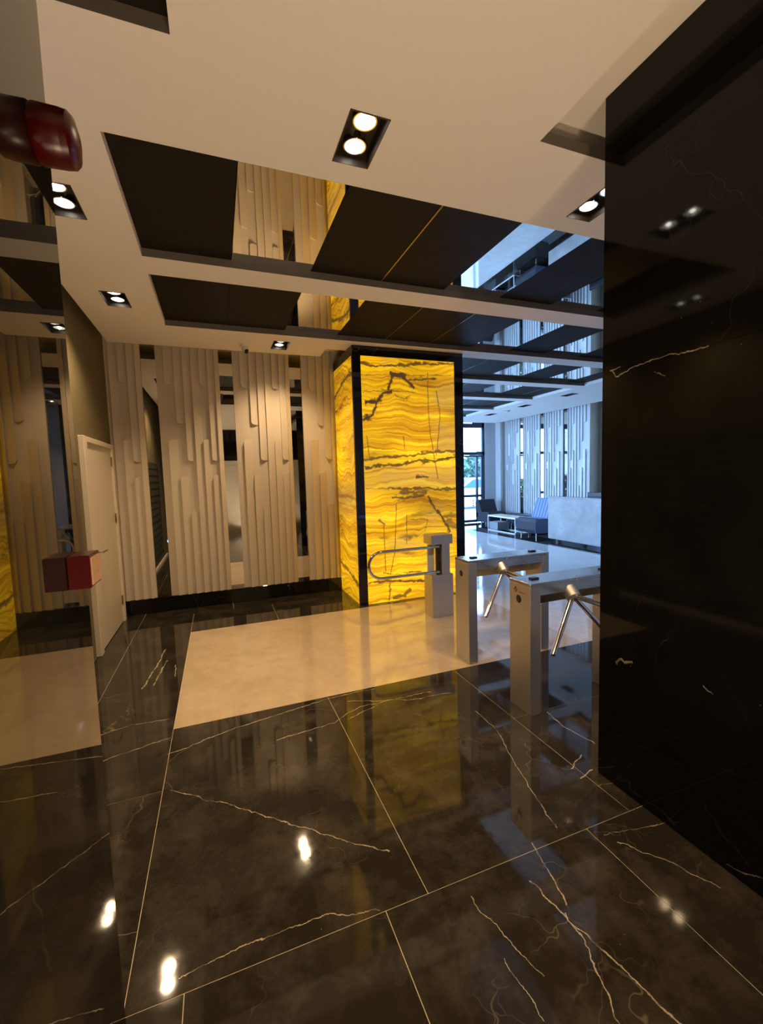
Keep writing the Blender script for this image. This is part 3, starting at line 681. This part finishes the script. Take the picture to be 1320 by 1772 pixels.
# ------------------------------------------------------------------ red fire alarm devices on the near left wall
t = empty('fire_call_point', (-.315, 1.14, 1.374), 'small red square fire call point low on the glossy black wall', 'call point')
obj('body', bx(-.315, -.272, 1.10, 1.185, 1.374, 1.447, bev=.002), M['red_gloss'], t)
obj('face_plate', bx(-.273, -.269, 1.108, 1.177, 1.380, 1.441, bev=.001), M['red_face'], t)
t = empty('alarm_sounder', (-.315, 1.155, 2.28), 'red drum shaped fire alarm sounder high on the glossy black wall', 'fire alarm')
rot = Matrix.Translation((-.315, 1.155, 2.338)) @ Euler((0, math.pi/2, 0)).to_matrix().to_4x4()
obj('drum', lathe(B(), [(0, 0), (.052, 0), (.055, .006), (.054, .050), (.050, .058)], 36, rot), M['red_gloss'], t, smooth=35)
obj('cap', lathe(B(), [(.0535, .051), (.052, .064), (.044, .072), (.018, .078), (0, .079)], 36, rot), M['red_gloss'], t, smooth=35)

# ------------------------------------------------------------------ reception and lounge
t = empty('reception_desk', (7.35, 6.6, 0), 'reception desk faced with pale veined stone on a dark plinth', 'desk')
obj('plinth', bx(7.12, 7.60, 5.2, 7.86, 0, .09), M['frame_black'], t)
obj('front_slab', bx(7.05, 7.09, 5.1, 7.89, .07, 1.0, bev=.003), M['desk_stone'], t)
obj('side_slab', bx(7.09, 7.65, 7.85, 7.89, .07, 1.0, bev=.003), M['desk_stone'], t)
obj('counter', bx(7.09, 7.65, 5.1, 7.85, .72, .76, bev=.003), M['desk_stone'], t)
obj('transaction_top', bx(7.04, 7.30, 5.1, 7.9, 1.0, 1.03, bev=.003), M['desk_stone'], t)
t = empty('desk_monitor', (7.5, 6.95, .76), 'dark slim monitor whose top edge shows above the reception desk', 'monitor')
obj('screen', bx(7.46, 7.50, 6.67, 7.16, .86, 1.125, bev=.006), M['black_plastic'], t); obj('stand', bx(7.45, 7.56, 6.84, 6.98, .761, .90, bev=.004), M['black_plastic'], t)
# coffee table
t = empty('coffee_table', (7.32, 9.72, 0), 'low white tube framed coffee table with pale top in the lounge', 'table')
for x in (7.105, 7.535):
    b = B(); s = .012
    pts = [(9.14, .012), (9.14, .40), (10.33, .40), (10.33, .012)]
    for (ya, za), (yb, zb_) in zip(pts, pts[1:] + pts[:1]): cyl(b, (x, ya, za), (x, yb, zb_), s, n=8)
    obj('side_frame', b, M['white_metal'], t)
for y, z in ((9.14, .40), (10.33, .40), (9.14, .012), (10.33, .012)): obj('cross_bar', cyl(B(), (7.105, y, z), (7.535, y, z), .012, n=8), M['white_metal'], t)
obj('top', bx(7.10, 7.54, 9.13, 10.34, .405, .43, bev=.004), M['wood_pale'], t)
obj('box', bx(7.13, 7.51, 9.92, 10.32, .03, .24, bev=.003), M['grey_board'], t)
def lounge(name, label, cat, loc, rz, dx, dy, hs, back, dark=False):
    '''local frame: the seat's front looks along -x'''
    t = empty(name, (0, 0, 0), label, cat)
    A, Bk = (M['black_fabric'], M['black_fabric']) if dark else (M['stripe'], M['black_fabric'])
    prof = [(.03, .10), (-.005, .18), (0, hs-.09), (.04, hs-.02), (.12, hs), (dx, hs-.03), (dx, .10)]
    obj('seat', prism(B(), prof, 'y', 0, dy), A, t)
    obj('front_band', prism(B(), [(.028, .098), (-.012, .18), (-.008, hs-.088), (.036, hs-.014), (.10, hs+.006), (.10, hs-.004), (.04, hs-.03), (.002, hs-.09), (-.003, .18), (.034, .098)], 'y', .015, dy-.015), Bk, t)
    if back:
        obj('backrest', prism(B(), [(dx-.20, hs-.04), (dx-.03, back-.02), (dx+.0, back), (dx+.09, back-.01), (dx+.08, hs-.06)], 'y', .01, dy-.01), Bk if dark else A, t)
        obj('back_shell', prism(B(), [(dx+.082, hs-.2), (dx+.092, back-.03), (dx+.12, back-.05), (dx+.10, hs-.2)], 'y', .0, dy), M['black_fabric'], t)
    for xx in (.09, dx-.09):
        for yy in (.07, dy-.07): obj('foot', cyl(B(), (xx, yy, 0), (xx, yy, .10), .018, n=10), M['chrome'], t)
    t.location = loc; t.rotation_euler = (0, 0, math.radians(rz)); return t
lounge('lounge_chair', 'blue striped lounge chair with leaning back, partly behind the reception desk', 'chair', (7.12, 8.40, 0), 0, .66, .70, .46, .93)
lounge('lounge_ottoman', 'backless blue striped seat beside the leaning lounge chair', 'ottoman', (7.66, 9.25, 0), 0, .66, .75, .43, 0)
lounge('lounge_chair', 'dark backed lounge chair nearest the glass entrance door', 'chair', (8.22, 11.0, 0), 90, .62, .60, .42, .78, True)
lounge('lounge_ottoman', 'low dark ottoman between the entrance chair and the striped seat', 'ottoman', (8.02, 10.12, 0), 0, .5, .55, .40, 0, True)

# ------------------------------------------------------------------ outside
g = obj('ground', bx(-12, 40, 12.2, 60, -.3, -.03), M['paving']); tag(g, 'pale paving outside the glass front', kind='structure')
def foliage(name, mat, centre, rad, n, size, parent, seed):
    rr = random.Random(seed); bm = B()
    for _ in range(n):
        d = Vector((rr.gauss(0, 1), rr.gauss(0, 1), rr.gauss(0, 1))).normalized(); k_ = rr.uniform(.45, 1)**.5
        p = Vector(centre) + Vector((d.x*rad[0], d.y*rad[1], d.z*rad[2]))*k_
        e = Euler((rr.uniform(0, 6.3), rr.uniform(0, 6.3), rr.uniform(0, 6.3))).to_matrix(); s = size*rr.uniform(.6, 1.3)
        vs = [bm.verts.new(p + e @ Vector(q_)*s) for q_ in ((0, -.5, 0), (.22, 0, .05), (0, .5, 0), (-.22, 0, .05))]
        bm.faces.new(vs)
    o = obj(name, bm, mat, parent); o['kind'] = 'stuff'; return o
SH = [(2.3, 14.2), (3.3, 14.4), (4.3, 14.2), (5.2, 14.5), (6.1, 14.2), (7.0, 14.5)]
shn = ['first', 'second', 'third', 'fourth', 'fifth', 'sixth']
for i, (x, y) in enumerate(SH):
    t = empty('shrub', (x, y, -.03), f'{shn[i]} lime shrub along the glass front counted from its far left end', 'shrub', 'shrubs outside the glass front')
    foliage('leaves', M['leaf_lime'] if i % 2 else M['leaf_green'], (x, y, .95), (.36, .34, .55), 420, .17, t, 10+i)
    foliage('under_leaves', M['leaf_lime'], (x+.1, y-.25, .42), (.34, .25, .22), 220, .13, t, 40+i)
    obj('stem', cyl(B(), (x, y, -.03), (x, y, .8), .025, .015, n=8), M['bark'], t)
for i, (x, y, h_) in enumerate([(15.0, 27, 2.9), (19.5, 29, 3.4), (10, 30, 4.4), (4, 32, 5)]):
    t = empty('tree', (x, y, -.03), ['leafy green tree beyond the parked white car', 'taller green tree standing rightmost beyond the car', 'green tree behind the shrubs past the forecourt', 'broad green tree farthest to the left outside'][i], 'tree', 'trees across the forecourt')
    foliage('crown', M['leaf_tree'], (x, y, h_*.62), (1.9, 1.5, h_*.36), 1300, .45, t, 70+i)
    obj('trunk', cyl(B(), (x, y, -.03), (x, y, h_*.6), .14, .08, n=10), M['bark'], t)
# car
cx0, cy0 = 9.0, 17.0
t = empty('car', (cx0+2.1, cy0+.85, -.03), 'white parked car seen through the glass entrance door', 'car')
side = [(0, .35), (.05, .75), (.75, .92), (1.15, .98), (1.85, 1.42), (3.05, 1.46), (3.85, 1.02), (4.2, .95), (4.25, .45), (4.1, .26), (.15, .26)]
bm = prism(B(), [(cx0+a, b_-.03) for a, b_ in side], 'y', cy0, cy0+1.72)
bmesh.ops.bevel(bm, geom=list(bm.edges), offset=.05, segments=2, affect='EDGES', clamp_overlap=True)
obj('body', bm, M['car_white'], t, smooth=50)
for a, b_, nm in (([(1.32, .98), (1.90, 1.36), (2.35, 1.38), (2.35, .98)], 0, 'side_window'), ([(2.43, .98), (2.43, 1.38), (3.0, 1.38), (3.6, 1.0)], 0, 'side_window')):
    obj(nm, prism(B(), [(cx0+p, z-.03) for p, z in a], 'y', cy0-.006, cy0+.02), M['car_glass'], t)
obj('windscreen', prism(B(), [(cx0+1.17, .97), (cx0+1.83, 1.385), (cx0+1.86, 1.37), (cx0+1.22, .96)], 'y', cy0+.12, cy0+1.6), M['car_glass'], t)
for a in (.85, 3.35):
    for y in (cy0-.01, cy0+1.53):
        wv = obj('wheel', cyl(B(), (cx0+a, y, .28), (cx0+a, y+.2, .28), .31, n=28), M['rubber'], t, smooth=40)
        obj('rim', cyl(B(), (cx0+a, y-.008, .28), (cx0+a, y+.01, .28), .20, n=20), M['steel'], wv, smooth=40)
obj('bumper', bx(cx0-.03, cx0+.2, cy0+.05, cy0+1.67, .25, .48, bev=.03), M['grey_board'], t)
for y in (cy0+.1, cy0+1.35): obj('headlight', bx(cx0+.02, cx0+.2, y, y+.28, .55, .70, bev=.02), M['chrome'], t)
